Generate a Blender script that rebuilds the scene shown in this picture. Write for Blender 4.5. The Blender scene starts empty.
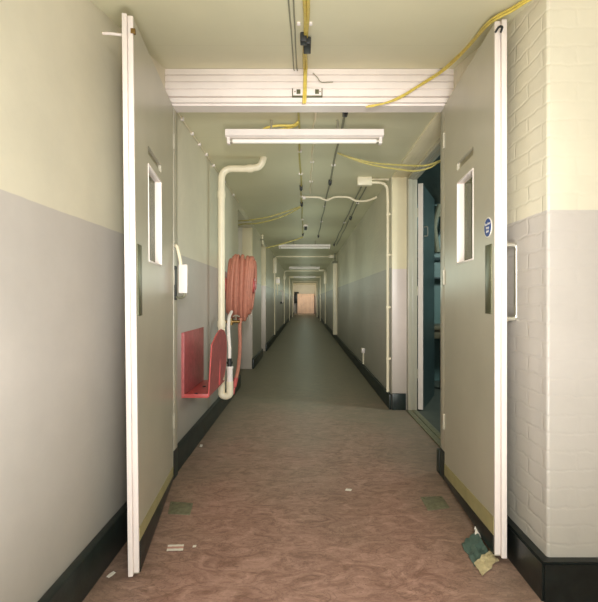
import bpy, bmesh, math, random
from mathutils import Vector, Matrix
random.seed(7)
S = bpy.context.scene
COL = S.collection
F_PX, CX, CY, HC = 430.0, 304.5, 300.0, 1.2      # focal length in pixels, principal point, eye height

def at(px, py, Y):
    return Vector(((px - CX) * Y / F_PX, Y, HC - (py - CY) * Y / F_PX))

# ------------------------------------------------------------------ materials
def lin(c):
    return tuple((v / 255 / 12.92) if v / 255 <= .04045 else ((v / 255 + .055) / 1.055) ** 2.4 for v in c) + (1,)

class NT:
    def __init__(s, name):
        m = bpy.data.materials.new(name); m.use_nodes = True
        s.m = m; s.t = m.node_tree; s.n = s.t.nodes; s.l = s.t.links
        s.b = s.n['Principled BSDF']
    def new(s, t, **kw):
        n = s.n.new(t)
        for k, v in kw.items(): setattr(n, k, v)
        return n
    def link(s, a, b): s.l.new(a, b)
    def noise(s, scale, detail=4, rough=.6, vec=None):
        n = s.new('ShaderNodeTexNoise'); n.inputs['Scale'].default_value = scale
        n.inputs['Detail'].default_value = detail; n.inputs['Roughness'].default_value = rough
        if vec is not None: s.link(vec, n.inputs['Vector'])
        return n
    def mix(s, fac, a, b, mode='MIX'):
        n = s.new('ShaderNodeMix', data_type='RGBA', blend_type=mode)
        for sock, v in ((n.inputs[0], fac), (n.inputs[6], a), (n.inputs[7], b)):
            if hasattr(v, 'is_linked'): s.link(v, sock)
            else: sock.default_value = v
        return n.outputs[2]
    def rng(s, v, a, b, c, d):
        n = s.new('ShaderNodeMapRange'); s.link(v, n.inputs[0])
        for i, x in enumerate((a, b, c, d)): n.inputs[1 + i].default_value = x
        return n.outputs[0]
    def bump(s, h, strength, dist=.01, normal=None):
        n = s.new('ShaderNodeBump'); n.inputs['Strength'].default_value = strength
        n.inputs['Distance'].default_value = dist; s.link(h, n.inputs['Height'])
        if normal is not None: s.link(normal, n.inputs['Normal'])
        return n.outputs[0]

def simple(name, c, rough=.5, metal=0, var=.12, scale=9, bump=.05, spec=.5):
    t = NT(name); tc = t.new('ShaderNodeTexCoord')
    nz = t.noise(scale, 5, .6, tc.outputs['Object'])
    a = lin(c); d = tuple(v * (1 - var) for v in a[:3]) + (1,); u = tuple(min(1, v * (1 + var * .6)) for v in a[:3]) + (1,)
    t.link(t.mix(t.rng(nz.outputs[0], .3, .7, 0, 1), d, u), t.b.inputs['Base Color'])
    t.b.inputs['Roughness'].default_value = rough; t.b.inputs['Metallic'].default_value = metal
    t.b.inputs['Specular IOR Level'].default_value = spec
    if bump: t.link(t.bump(nz.outputs[0], bump, .01), t.b.inputs['Normal'])
    return t.m

def wall_paint(name, dado, top, low, brick=None, rough=.33, plaster=.12, joint=None):
    """two-tone gloss paint split at the dado height; brick = 'yz' / 'xz' / None shows painted brickwork through the paint"""
    t = NT(name); g = t.new('ShaderNodeNewGeometry'); sep = t.new('ShaderNodeSeparateXYZ')
    t.link(g.outputs['Position'], sep.inputs[0])
    wob = t.noise(6, 3, .5, g.outputs['Position'])
    z = t.new('ShaderNodeMath', operation='ADD'); t.link(sep.outputs[2], z.inputs[0])
    t.link(t.rng(wob.outputs[0], 0, 1, -.004, .004), z.inputs[1])
    mask = t.rng(z.outputs[0], dado - .002, dado + .002, 0, 1)
    big = t.noise(1.1, 6, .65, g.outputs['Position'])
    fine = t.noise(38, 4, .6, g.outputs['Position'])
    stain = t.rng(big.outputs[0], .35, .7, .9, 1.05)
    c = t.mix(mask, lin(low), lin(top))
    comb = t.new('ShaderNodeCombineColor')
    for i in range(3): t.link(stain, comb.inputs[i])
    c = t.mix(1.0, c, comb.outputs[0], 'MULTIPLY')
    # a few scuffs
    sc = t.noise(5.0, 8, .8, g.outputs['Position'])
    c = t.mix(t.rng(sc.outputs[0], .70, .78, 0, .35), c, lin((225, 220, 205)))
    # light falling off towards the floor, painted into the wall colour
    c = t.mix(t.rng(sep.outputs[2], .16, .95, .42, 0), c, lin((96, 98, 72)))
    t.link(c, t.b.inputs['Base Color'])
    t.b.inputs['Roughness'].default_value = rough
    nrm = t.bump(fine.outputs[0], plaster, .004)
    nrm = t.bump(big.outputs[0], .25, .02, nrm)
    if brick:
        cb = t.new('ShaderNodeCombineXYZ')
        t.link(sep.outputs[1 if brick == 'yz' else 0], cb.inputs[0]); t.link(sep.outputs[2], cb.inputs[1])
        dist = t.noise(14, 3, .6, g.outputs['Position'])
        ad = t.new('ShaderNodeVectorMath', operation='MULTIPLY_ADD')
        t.link(dist.outputs['Color'], ad.inputs[0]); ad.inputs[1].default_value = (.034, .034, .034); t.link(cb.outputs[0], ad.inputs[2])
        br = t.new('ShaderNodeTexBrick'); t.link(ad.outputs[0], br.inputs['Vector'])
        br.inputs['Scale'].default_value = 1; br.inputs['Brick Width'].default_value = .225
        br.inputs['Row Height'].default_value = .075; br.inputs['Mortar Size'].default_value = .010
        br.inputs['Mortar Smooth'].default_value = 1.0
        br.inputs['Color1'].default_value = (1, 1, 1, 1); br.inputs['Color2'].default_value = (.8, .8, .8, 1)
        br.inputs['Mortar'].default_value = (0, 0, 0, 1)
        nrm = t.bump(br.outputs['Color'], joint or (.42 if brick == 'yz' else .16), .005, nrm)
    t.link(nrm, t.b.inputs['Normal'])
    return t.m

def ceiling_mat():
    t = NT('ceiling_paint'); g = t.new('ShaderNodeNewGeometry')
    big = t.noise(.9, 6, .6, g.outputs['Position']); fine = t.noise(30, 4, .6, g.outputs['Position'])
    c = t.mix(t.rng(big.outputs[0], .3, .7, 0, 1), lin((216, 211, 180)), lin((226, 221, 190)))
    sep = t.new('ShaderNodeSeparateXYZ'); t.link(g.outputs['Position'], sep.inputs[0])
    # board joints across the ceiling every 1.2 m
    m = t.new('ShaderNodeMath', operation='PINGPONG'); t.link(sep.outputs[1], m.inputs[0]); m.inputs[1].default_value = .6
    joint = t.rng(m.outputs[0], 0, .004, 1, 0)
    c = t.mix(t.rng(joint, 0, 1, 0, .12), c, lin((120, 112, 84)))
    t.link(c, t.b.inputs['Base Color']); t.b.inputs['Roughness'].default_value = .55
    n = t.bump(fine.outputs[0], .06, .004); n = t.bump(big.outputs[0], .12, .02, n)
    t.link(n, t.b.inputs['Normal'])
    return t.m

def floor_mat():
    """worn reddish-brown marbled linoleum, greyer with dust further down the corridor"""
    t = NT('marbled_linoleum'); g = t.new('ShaderNodeNewGeometry')
    mp = t.new('ShaderNodeMapping'); t.link(g.outputs['Position'], mp.inputs[0]); mp.inputs['Scale'].default_value = (.75, 1.5, 1)
    big = t.noise(1.3, 5, .6, g.outputs['Position'])
    mar = t.noise(9, 9, .72, mp.outputs[0]); mar.inputs['Distortion'].default_value = 1.6
    vein = t.noise(6.5, 6, .62, mp.outputs[0]); vein.inputs['Distortion'].default_value = 2.6
    grain = t.noise(90, 3, .6, g.outputs['Position'])
    c = t.mix(t.rng(mar.outputs[0], .36, .66, 0, 1), lin((140, 104, 92)), lin((198, 160, 146)))
    ab = t.new('ShaderNodeMath', operation='ABSOLUTE')
    sb = t.new('ShaderNodeMath', operation='SUBTRACT'); t.link(vein.outputs[0], sb.inputs[0]); sb.inputs[1].default_value = .5
    t.link(sb.outputs[0], ab.inputs[0])
    c = t.mix(t.rng(ab.outputs[0], 0, .02, .5, 0), c, lin((92, 70, 58)))
    c = t.mix(t.rng(grain.outputs[0], .3, .75, .22, 0), c, lin((80, 60, 46)))
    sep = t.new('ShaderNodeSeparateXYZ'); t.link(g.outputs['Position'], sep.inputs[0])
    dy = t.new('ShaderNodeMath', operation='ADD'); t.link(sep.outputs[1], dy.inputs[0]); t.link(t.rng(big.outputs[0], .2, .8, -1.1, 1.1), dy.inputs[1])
    corridor_tint = t.rng(dy.outputs[0], 2.2, 5.6, 0, .85)  # grey-green corridor light put into the floor colour with depth
    c = t.mix(corridor_tint, c, t.mix(t.rng(mar.outputs[0], .36, .66, 0, 1), lin((112, 108, 90)), lin((136, 132, 112))))
    # greyer along both walls
    ax = t.new('ShaderNodeMath', operation='ABSOLUTE'); t.link(sep.outputs[0], ax.inputs[0])
    edge = t.new('ShaderNodeMath', operation='ADD'); t.link(ax.outputs[0], edge.inputs[0]); t.link(t.rng(big.outputs[0], .2, .8, -.15, .15), edge.inputs[1])
    c = t.mix(t.rng(edge.outputs[0], .5, .9, 0, .42), c, lin((104, 102, 86)))
    t.link(c, t.b.inputs['Base Color'])
    t.link(t.rng(mar.outputs[0], .3, .7, .42, .6), t.b.inputs['Roughness'])
    t.b.inputs['Specular IOR Level'].default_value = .35
    t.link(t.bump(vein.outputs[0], .12, .004), t.b.inputs['Normal'])
    return t.m

def glass_mat():
    t = NT('door_glass'); out = t.n['Material Output']
    tr = t.new('ShaderNodeBsdfTransparent'); tr.inputs[0].default_value = (.72, .78, .62, 1)
    gl = t.new('ShaderNodeBsdfGlossy'); gl.inputs['Roughness'].default_value = .08
    mx = t.new('ShaderNodeMixShader'); fr = t.new('ShaderNodeFresnel'); fr.inputs[0].default_value = 1.4
    t.link(fr.outputs[0], mx.inputs[0]); t.link(tr.outputs[0], mx.inputs[1]); t.link(gl.outputs[0], mx.inputs[2])
    df = t.new('ShaderNodeBsdfDiffuse'); df.inputs[0].default_value = lin((140, 142, 104))
    m2 = t.new('ShaderNodeMixShader'); m2.inputs[0].default_value = .45
    t.link(mx.outputs[0], m2.inputs[1]); t.link(df.outputs[0], m2.inputs[2]); t.link(m2.outputs[0], out.inputs[0])
    return t.m

def tube_mat(strength):
    m = simple('fluorescent_tube_white', (240, 236, 228), .25, 0, .03, 5, 0)
    b = m.node_tree.nodes['Principled BSDF']
    b.inputs['Emission Color'].default_value = (1, .95, .85, 1); b.inputs['Emission Strength'].default_value = strength
    return m

TOPC, LOWC = (224, 217, 196), (199, 192, 185)
M = dict(
    reveal=wall_paint('reveal_paint', 1.54, (238, 226, 192), (236, 222, 214), None, .35),
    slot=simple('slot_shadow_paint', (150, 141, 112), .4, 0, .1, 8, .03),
    wall_left=wall_paint('left_wall_paint', 1.535, TOPC, LOWC, None, .45),
    wall_right=wall_paint('corridor_right_paint', 1.558, TOPC, LOWC, 'yz', .55, .12, .2),
    wall_fg=wall_paint('painted_brick_side', 1.566, TOPC, LOWC, 'yz', .3),
    wall_fg2=wall_paint('painted_brick_front', 1.566, TOPC, LOWC, 'xz', .25),
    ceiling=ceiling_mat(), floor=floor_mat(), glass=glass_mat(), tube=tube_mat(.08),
    black=simple('black_gloss_paint', (24, 30, 28), .35, 0, .5, 12, .15),
    skirt=simple('dark_green_black_paint', (36, 46, 43), .4, 0, .4, 10, .15),
    white=simple('white_gloss_paint', (238, 228, 222), .35, 0, .05, 6, .03),
    cream=simple('cream_gloss_paint', (242, 231, 204), .35, 0, .07, 7, .04),
    leaf=simple('door_leaf_paint', (186, 180, 162), .3, 0, .06, 3, .05),
    kick=simple('bare_yellow_wood', (168, 159, 114), .5, 0, .15, 12, .05),
    plate=simple('olive_bronze_plate', (104, 104, 78), .35, .35, .2, 10, .03),
    steel=simple('dull_aluminium', (198, 194, 180), .28, .75, .1, 14, .03),
    yellow=simple('yellow_cable_sheath', (214, 192, 92), .5, 0, .18, 30, .05),
    paleyellow=simple('pale_yellow_cable', (196, 184, 112), .5, 0, .18, 30, .05),
    blackp=simple('black_plastic', (44, 46, 46), .45, 0, .3, 20, .05),
    grey=simple('grey_conduit', (136, 134, 112), .5, 0, .15, 15, .05),
    red=simple('red_enamel', (196, 88, 86), .38, 0, .15, 9, .04),
    redworn=simple('worn_red_metal', (180, 98, 98), .45, 0, .22, 22, .06),
    hose=simple('red_rubber_hose', (186, 120, 100), .6, 0, .14, 25, .08),
    brass=simple('tarnished_brass', (140, 112, 66), .35, .8, .25, 20, .03),
    blue=simple('mandatory_blue', (28, 66, 142), .4, 0, .05, 8, 0),
    paper=simple('white_paper', (232, 226, 216), .7, 0, .06, 20, .05),
    redink=simple('faded_red_print', (206, 158, 146), .7, 0, .1, 40, 0),
    teal=simple('teal_card', (84, 106, 98), .55, 0, .3, 18, .1),
    foil=simple('crumpled_cream_card', (204, 190, 150), .35, .1, .25, 30, .3),
    floorplate=simple('greenish_floor_plate', (122, 120, 96), .55, .2, .3, 35, .15),
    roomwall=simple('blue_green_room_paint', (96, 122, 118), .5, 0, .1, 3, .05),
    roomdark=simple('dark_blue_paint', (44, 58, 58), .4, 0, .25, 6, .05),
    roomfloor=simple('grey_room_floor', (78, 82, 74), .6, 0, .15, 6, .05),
    endboard=simple('pale_pink_board', (238, 204, 180), .6, 0, .16, 1.6, .05),
    wood=simple('bench_wood', (104, 96, 74), .5, 0, .2, 7, .05),
)

# ------------------------------------------------------------------ mesh helper
class MB:
    def __init__(s): s.bm = bmesh.new(); s.mi = 0
    def hexa(s, c, bev=0, seg=2):
        """eight corners: bottom four, top four (same order)"""
        vs = [s.bm.verts.new(p) for p in c]
        fs = [s.bm.faces.new([vs[i] for i in q]) for q in ((3, 2, 1, 0), (4, 5, 6, 7), (0, 1, 5, 4), (1, 2, 6, 5), (2, 3, 7, 6), (3, 0, 4, 7))]
        for f in fs: f.material_index = s.mi
        if bev:
            es = list({e for f in fs for e in f.edges})
            r = bmesh.ops.bevel(s.bm, geom=es, offset=bev, segments=seg, affect='EDGES', profile=.5)
            for f in r['faces']: f.material_index = s.mi
        return s
    def box(s, x0, x1, y0, y1, z0, z1, bev=0, seg=2):
        return s.hexa([(x0, y0, z0), (x1, y0, z0), (x1, y1, z0), (x0, y1, z0), (x0, y0, z1), (x1, y0, z1), (x1, y1, z1), (x0, y1, z1)], bev, seg)
    def quad(s, a, b, c, d):
        f = s.bm.faces.new([s.bm.verts.new(p) for p in (a, b, c, d)]); f.material_index = s.mi; return s
    def extrude(s, poly, d):
        """closed planar polygon swept by vector d"""
        d = Vector(d); a = [s.bm.verts.new(p) for p in poly]; b = [s.bm.verts.new(Vector(p) + d) for p in poly]
        n = len(a)
        fs = [s.bm.faces.new(list(reversed(a))), s.bm.faces.new(b)]
        for i in range(n): fs.append(s.bm.faces.new((a[i], a[(i + 1) % n], b[(i + 1) % n], b[i])))
        for f in fs: f.material_index = s.mi
        return s
    def tube(s, pts, r, n=10, curve=True, sub=6, closed=False):
        P = [Vector(p) for p in pts]
        if curve and len(P) > 2: P = catmull(P, sub, closed)
        N = len(P); rings = []
        R = r if isinstance(r, (list, tuple)) else None
        prev = None
        for i, p in enumerate(P):
            if closed: t = P[(i + 1) % N] - P[i - 1]
            else: t = P[min(i + 1, N - 1)] - P[max(i - 1, 0)]
            if t.length < 1e-9: t = Vector((0, 0, 1))
            t.normalize()
            if prev is None:
                a = Vector((0, 0, 1)) if abs(t.z) < .9 else Vector((1, 0, 0))
                u = t.cross(a).normalized()
            else:
                u = (prev - t * prev.dot(t)).normalized()
            prev = u; v = t.cross(u)
            rr = r if R is None else R[0] + (R[1] - R[0]) * i / max(1, N - 1)
            rings.append([s.bm.verts.new(p + (u * math.cos(2 * math.pi * k / n) + v * math.sin(2 * math.pi * k / n)) * rr) for k in range(n)])
        fs = []
        for i in range(N if closed else N - 1):
            A, B = rings[i], rings[(i + 1) % N]
            for k in range(n): fs.append(s.bm.faces.new((A[k], A[(k + 1) % n], B[(k + 1) % n], B[k])))
        if not closed:
            fs.append(s.bm.faces.new(list(reversed(rings[0])))); fs.append(s.bm.faces.new(rings[-1]))
        for f in fs: f.material_index = s.mi
        return s
    def rod(s, a, b, r, n=12): return s.tube([a, b], r, n, False)
    def build(s, name, mat, parent=None, origin=None, smooth=35):
        bmesh.ops.recalc_face_normals(s.bm, faces=s.bm.faces[:])
        off = Vector((0, 0, 0))
        if parent is not None: off = wloc(parent)
        vs = [v.co for v in s.bm.verts]
        if origin == 'base':
            lo = Vector((min(v.x for v in vs), min(v.y for v in vs), min(v.z for v in vs))); hi = Vector((max(v.x for v in vs), max(v.y for v in vs), max(v.z for v in vs)))
            org = Vector(((lo.x + hi.x) / 2, (lo.y + hi.y) / 2, lo.z))
        else: org = off.copy()
        for v in s.bm.verts: v.co -= org
        me = bpy.data.meshes.new(name); s.bm.to_mesh(me); s.bm.free()
        for f in me.polygons: f.use_smooth = True
        me.set_sharp_from_angle(angle=math.radians(smooth))
        for m in (mat if isinstance(mat, (list, tuple)) else [mat]): me.materials.append(M[m])
        o = bpy.data.objects.new(name, me); COL.objects.link(o)
        if parent is not None: o.parent = parent; o.location = org - off
        else: o.location = org
        o['wl'] = 0; del o['wl']
        return o

def wloc(o):
    v = Vector(o.location)
    while o.parent is not None: o = o.parent; v += Vector(o.location)
    return v

def catmull(P, sub, closed=False):
    out = []; n = len(P)
    for i in range(n if closed else n - 1):
        p0 = P[(i - 1) % n] if closed or i > 0 else P[0] * 2 - P[1]
        p1, p2 = P[i], P[(i + 1) % n]
        p3 = P[(i + 2) % n] if closed or i + 2 < n else P[-1] * 2 - P[-2]
        for k in range(sub):
            t = k / sub
            out.append(.5 * (2 * p1 + (p2 - p0) * t + (2 * p0 - 5 * p1 + 4 * p2 - p3) * t * t + (3 * p1 - p0 - 3 * p2 + p3) * t ** 3))
    if not closed: out.append(P[-1])
    return out

def bend(P, rad, steps=6):
    """polyline with rounded corners"""
    P = [Vector(p) for p in P]; out = [P[0]]
    for i in range(1, len(P) - 1):
        a, b, c = P[i - 1], P[i], P[i + 1]
        r = min(rad, (a - b).length * .48, (c - b).length * .48)
        s, e = b + (a - b).normalized() * r, b + (c - b).normalized() * r
        for k in range(steps + 1):
            t = k / steps; out.append(s * (1 - t) ** 2 + b * 2 * t * (1 - t) + e * t * t)
    out.append(P[-1]); return out

def struct(o, label=None, cat=None):
    o['kind'] = 'structure'
    if label: o['label'] = label
    if cat: o['category'] = cat
    return o

def tag(o, label, cat, group=None, kind=None):
    o['label'] = label; o['category'] = cat
    if group: o['group'] = group
    if kind: o['kind'] = kind
    return o

def thing(name, loc, label, cat, group=None):
    o = bpy.data.objects.new(name, None); o.empty_display_size = .1; COL.objects.link(o); o.location = loc
    return tag(o, label, cat, group)

# ------------------------------------------------------------------ the setting
ZL = 2.87                       # plane of the double-door frame
XL, XR, XF = -.92, .955, .985   # left wall, corridor right wall, near right wall
CEIL = 2.56
LEN = 38.0

# floor
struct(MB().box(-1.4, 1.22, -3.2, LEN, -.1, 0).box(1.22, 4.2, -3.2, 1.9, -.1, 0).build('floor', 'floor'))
# left wall with two door recesses
L1, L2 = (5.95, 7.5), (9.15, 10.1)
b = MB()
for y0, y1 in ((-3.2, L1[0]), (L1[1], L2[0]), (L2[1], LEN)): b.box(XL - .3, XL, y0, y1, 0, 2.95)
for y0, y1 in (L1, L2): b.box(XL - .3, XL, y0, y1, 2.46, 2.95)
struct(b.build('wall_left', 'wall_left'))
# corridor right wall, with the open doorway near the double doors
R0, R1 = 3.02, 4.71
b = MB().box(XR, XR + .24, 2.95, R0, 0, CEIL).box(XR, XR + .24, R1, LEN, 0, CEIL)
struct(b.build('wall_right', 'wall_right'))
# near right wall turning the corner
b = MB()
YF = 1.745
b.extrude([(XF, YF, 0), (XF, 2.95, 0), (XF + .22, 2.95, 0), (XF + .22, YF + .2, 0), (4.2, YF + .2, 0), (4.2, YF, 0)], (0, 0, 2.95))
bm = b.bm
for f in bm.faces: f.normal_update()
for f in bm.faces:
    if abs(f.normal.y) > .9: f.material_index = 1
es = [e for e in bm.edges if all(abs(v.co.x - XF) < 1e-4 and abs(v.co.y - YF) < 1e-4 for v in e.verts)]
bmesh.ops.bevel(bm, geom=es, offset=.012, segments=4, affect='EDGES', profile=.5)
struct(b.build('wall_front', ['wall_fg', 'wall_fg2']))
struct(MB().box(-1.22, 4.2, -3.4, -3.2, 0, 2.95).build('wall_back', 'wall_left'))
struct(MB().box(4.2, 4.4, -3.2, 1.95, 0, 2.95).build('wall_side', 'wall_fg'))
struct(MB().box(-1.22, 1.3, LEN, LEN + .2, 0, 2.95).build('wall_end', 'wall_left'))
# ceiling: flat near the camera, rising to the door frame, flat along the corridor
ch = lambda y: 2.735 - (2.87 - y) * .243
b = MB()
prof = [(-3.2, ch(1.6)), (1.6, ch(1.6)), (2.93, ch(2.93)), (2.93, 2.56), (2.93, CEIL)]
b.extrude([(-1.22, -3.2, ch(1.6)), (-1.22, 1.6, ch(1.6)), (-1.22, 2.95, ch(2.95)), (-1.22, 2.95, 3.0), (-1.22, -3.2, 3.0)], (5.42, 0, 0))
b.box(-1.22, 1.24, 2.95, LEN, CEIL, 3.0)
struct(b.build('ceiling', 'ceiling'))

# skirtings
def skirt(b, x0, x1, y0, y1, z=.165): b.box(x0, x1, y0, y1, 0, z, .008, 2)
b = MB(); sk = XL + .04
skirt(b, XL, sk, -3.2, 2.35)
for y0, y1 in ((2.96, L1[0]), (L1[1], L2[0]), (L2[1], LEN)): skirt(b, XL, sk, y0, y1)
struct(b.build('baseboard_left', 'skirt'))
b = MB(); skirt(b, XR - .03, XR, R1, LEN); skirt(b, XR - .03, XR, 2.96, R0)
b.box(XR, XR + .15, R1 - .03, R1, 0, .18, .006)
struct(b.build('baseboard_right', 'skirt'))
b = MB()
q = XF - .04; b.extrude([(q, YF - .04, 0), (q, 2.80, 0), (XF, 2.80, 0), (XF, YF, 0), (4.2, YF, 0), (4.2, YF - .04, 0)], (0, 0, .156))
bmesh.ops.bevel(b.bm, geom=[e for e in b.bm.edges if all(abs(v.co.z - .156) < 1e-4 for v in e.verts) or all(abs(v.co.x - q) < 1e-4 and abs(v.co.y - YF + .04) < 1e-4 for v in e.verts)], offset=.008, segments=2, affect='EDGES')
struct(b.build('baseboard_front', 'black'))

# double-door frame: grooved head and two jambs
def head():
    z0, z1 = 2.487, 2.735
    p = [(ZL + .08, z0), (ZL - .02, z0), (ZL - .02, z0 + .012), (ZL - .045, z0 + .012), (ZL - .045, z0 + .042), (ZL - .012, z0 + .05), (ZL - .012, z0 + .056)]
    for a in (.056, .108, .152, .198):
        zz = z0 + a
        p += [(ZL - .034, zz + .002), (ZL - .034, min(zz + .046, z1) - .006), (ZL - .022, min(zz + .046, z1) - .003), (ZL - .022, min(zz + .05, z1 - .002))]
    p += [(ZL - .03, z1 + .004), (ZL + .08, z1 + .004)]
    return p
b = MB(); b.extrude([(XL, y, z) for y, z in head()], (XF - XL, 0, 0))
struct(b.build('trim_1', 'white', smooth=20), 'white grooved timber head of the double-door frame', 'door frame')
b = MB(); b.box(XL, -.874, ZL + .005, ZL + .09, 0, 2.487, .004); b.mi = 1; b.box(-.876, -.872, ZL + .003, ZL + .092, 0, .19)
struct(b.build('trim_2', ['leaf', 'skirt']), 'left jamb of the double-door frame', 'door frame')
b = MB(); b.box(.932, XF, ZL - .01, ZL + .08, 0, 2.487, .004); b.mi = 1; b.box(.928, .934, ZL - .012, ZL + .082, 0, .19)
struct(b.build('trim_3', ['leaf', 'skirt']), 'right jamb of the double-door frame', 'door frame')

# lined recess of the right-hand doorway
b = MB()
b.box(XR + .003, 1.115, R1 - .012, R1, .18, CEIL, .003)                       # far reveal board
b.box(XR, 1.12, R0 + .005, R1 - .012, CEIL - .02, CEIL, .003)                 # soffit board
struct(b.build('trim_4', 'reveal'), 'cream lining of the doorway recess in the right wall', 'door frame')
b = MB()
b.box(1.12, 1.165, R1 - .06, R1, 0, CEIL - .05, .004); b.box(1.168, 1.225, R1 - .04, R1, 0, CEIL - .05, .004)
b.box(1.12, 1.165, R0, R1 - .0, CEIL - .05, CEIL, .004); b.box(1.168, 1.225, R0, R1, CEIL - .05, CEIL - .01, .004)
b.box(1.12, 1.225, R0 - .02, R0 + .04, 0, CEIL - .05, .004)
struct(b.build('trim_5', 'leaf'), 'painted door frame of the dark side room', 'door frame')
b = MB(); b.box(1.10, 1.155, R0, R1 - .06, 0, .012, .004); b.box(1.16, 1.215, R0, R1 - .06, 0, .012, .004)
struct(b.build('trim_6', 'floorplate'), 'worn threshold strips across the side doorway', 'threshold')

# side room seen through the doorway
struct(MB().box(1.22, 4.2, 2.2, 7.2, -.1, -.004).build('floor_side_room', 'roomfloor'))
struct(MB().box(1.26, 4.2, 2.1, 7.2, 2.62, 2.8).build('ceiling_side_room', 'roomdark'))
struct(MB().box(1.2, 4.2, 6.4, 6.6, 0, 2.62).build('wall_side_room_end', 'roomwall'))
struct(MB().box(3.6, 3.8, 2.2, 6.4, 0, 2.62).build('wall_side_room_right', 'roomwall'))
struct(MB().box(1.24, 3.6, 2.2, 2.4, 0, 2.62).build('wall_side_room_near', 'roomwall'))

# recessed doors of the left wall, white linings on the far reveals
for n, (y0, y1) in enumerate((L1, L2)):
    b = MB(); b.box(XL - .165, XL + .004, y1 - .014, y1, 0, 2.455, .003); b.box(XL - .16, XL + .012, y1 - .002, y1 + .05, .182, 2.46, .003)
    struct(b.build('trim_%d' % (7 + n), 'reveal'), ('white far reveal of the recess behind the hose reel', 'white far reveal of the second recess in the left wall')[n], 'door frame')
    b = MB(); b.box(XL - .28, XL - .235, y0 + .02, y1 - .02, .01, 2.44, .003)
    d = struct(b.build('door_%d' % (4 + n), 'leaf'), ('flush door set deep in the recess behind the hose reel', 'flush door set deep in the second left recess')[n], 'door')
    MB().tube(bend([(XL - .235, y0 + .12, 1.0), (XL - .19, y0 + .12, 1.0), (XL - .19, y0 + .23, 1.0)], .02), .009, 8, False).build('door_handle', 'steel', d)

# far door frames and the end of the corridor
for n, (yy, w) in enumerate(((24.5, .05), (30.0, .085))):
    b = MB()
    b.box(XL + .04, XL + .04 + w, yy, yy + .12, 0, CEIL - .1, .006); b.box(XR - .03 - w, XR - .03, yy, yy + .12, 0, CEIL - .1, .006)
    b.box(XL + .04, XR - .03, yy, yy + .12, CEIL - .1, CEIL - .01, .006)
    struct(b.build('trim_%d' % (9 + n), 'cream'), ('nearer of the two pale frames across the far corridor', 'farther of the two pale frames across the far corridor')[n], 'door frame')

# ------------------------------------------------------------------ the two big door leaves
class Leaf:
    """u runs from the meeting edge (0) to the hinge (1) ; w is depth behind the corridor-side face"""
    def __init__(s, near, hinge, zb, zt, side, lean=0):
        s.a, s.h = Vector(near), Vector(hinge); s.d = s.h - s.a; s.L = s.d.length; s.d.normalize()
        s.n = Vector((s.d.y, -s.d.x)) * (1 if side > 0 else -1)   # outward, away from the opening
        s.zb, s.zt, s.lean = zb, zt, lean
    def p(s, u, w, z):
        q = s.a + s.d * u + s.n * w
        return Vector((q.x + s.lean * (z - 1.2) * (1 - u / s.L), q.y, z))
    def bot(s, u): return s.zb[0] + (s.zb[1] - s.zb[0]) * u / s.L
    def top(s, u): return s.zt[0] + (s.zt[1] - s.zt[0]) * u / s.L
    def u_at(s, Y): return (Y - s.a.y) / s.d.y
    def box(s, b, u0, u1, w0, w1, z0, z1, bev=0):
        f = lambda z, u: z(u) if callable(z) else z
        b.hexa([s.p(u0, w0, f(z0, u0)), s.p(u1, w0, f(z0, u1)), s.p(u1, w1, f(z0, u1)), s.p(u0, w1, f(z0, u0)),
                s.p(u0, w0, f(z1, u0)), s.p(u1, w0, f(z1, u1)), s.p(u1, w1, f(z1, u1)), s.p(u0, w1, f(z1, u0))], bev)
        return b
    def grid(s, b, us, zs, holes, T):
        V = {}
        def v(i, j, k):
            if (i, j, k) not in V:
                u = us[i]; z = s.bot(u) if j == 0 else s.top(u) if j == len(zs) - 1 else zs[j]
                V[i, j, k] = b.bm.verts.new(s.p(u, T * k, z))
            return V[i, j, k]
        nu, nz = len(us) - 1, len(zs) - 1
        solid = lambda i, j: 0 <= i < nu and 0 <= j < nz and (i, j) not in holes
        for i in range(nu):
            for j in range(nz):
                if not solid(i, j): continue
                for k in (0, 1): b.bm.faces.new([v(i, j, k), v(i + 1, j, k), v(i + 1, j + 1, k), v(i, j + 1, k)])
                for (di, dj, e) in ((-1, 0, ((i, j), (i, j + 1))), (1, 0, ((i + 1, j), (i + 1, j + 1))), (0, -1, ((i, j), (i + 1, j))), (0, 1, ((i, j + 1), (i + 1, j + 1)))):
                    if not solid(i + di, j + dj):
                        (a0, a1), (b0, b1) = e
                        b.bm.faces.new([v(a0, a1, 0), v(b0, b1, 0), v(b0, b1, 1), v(a0, a1, 1)])

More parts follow.
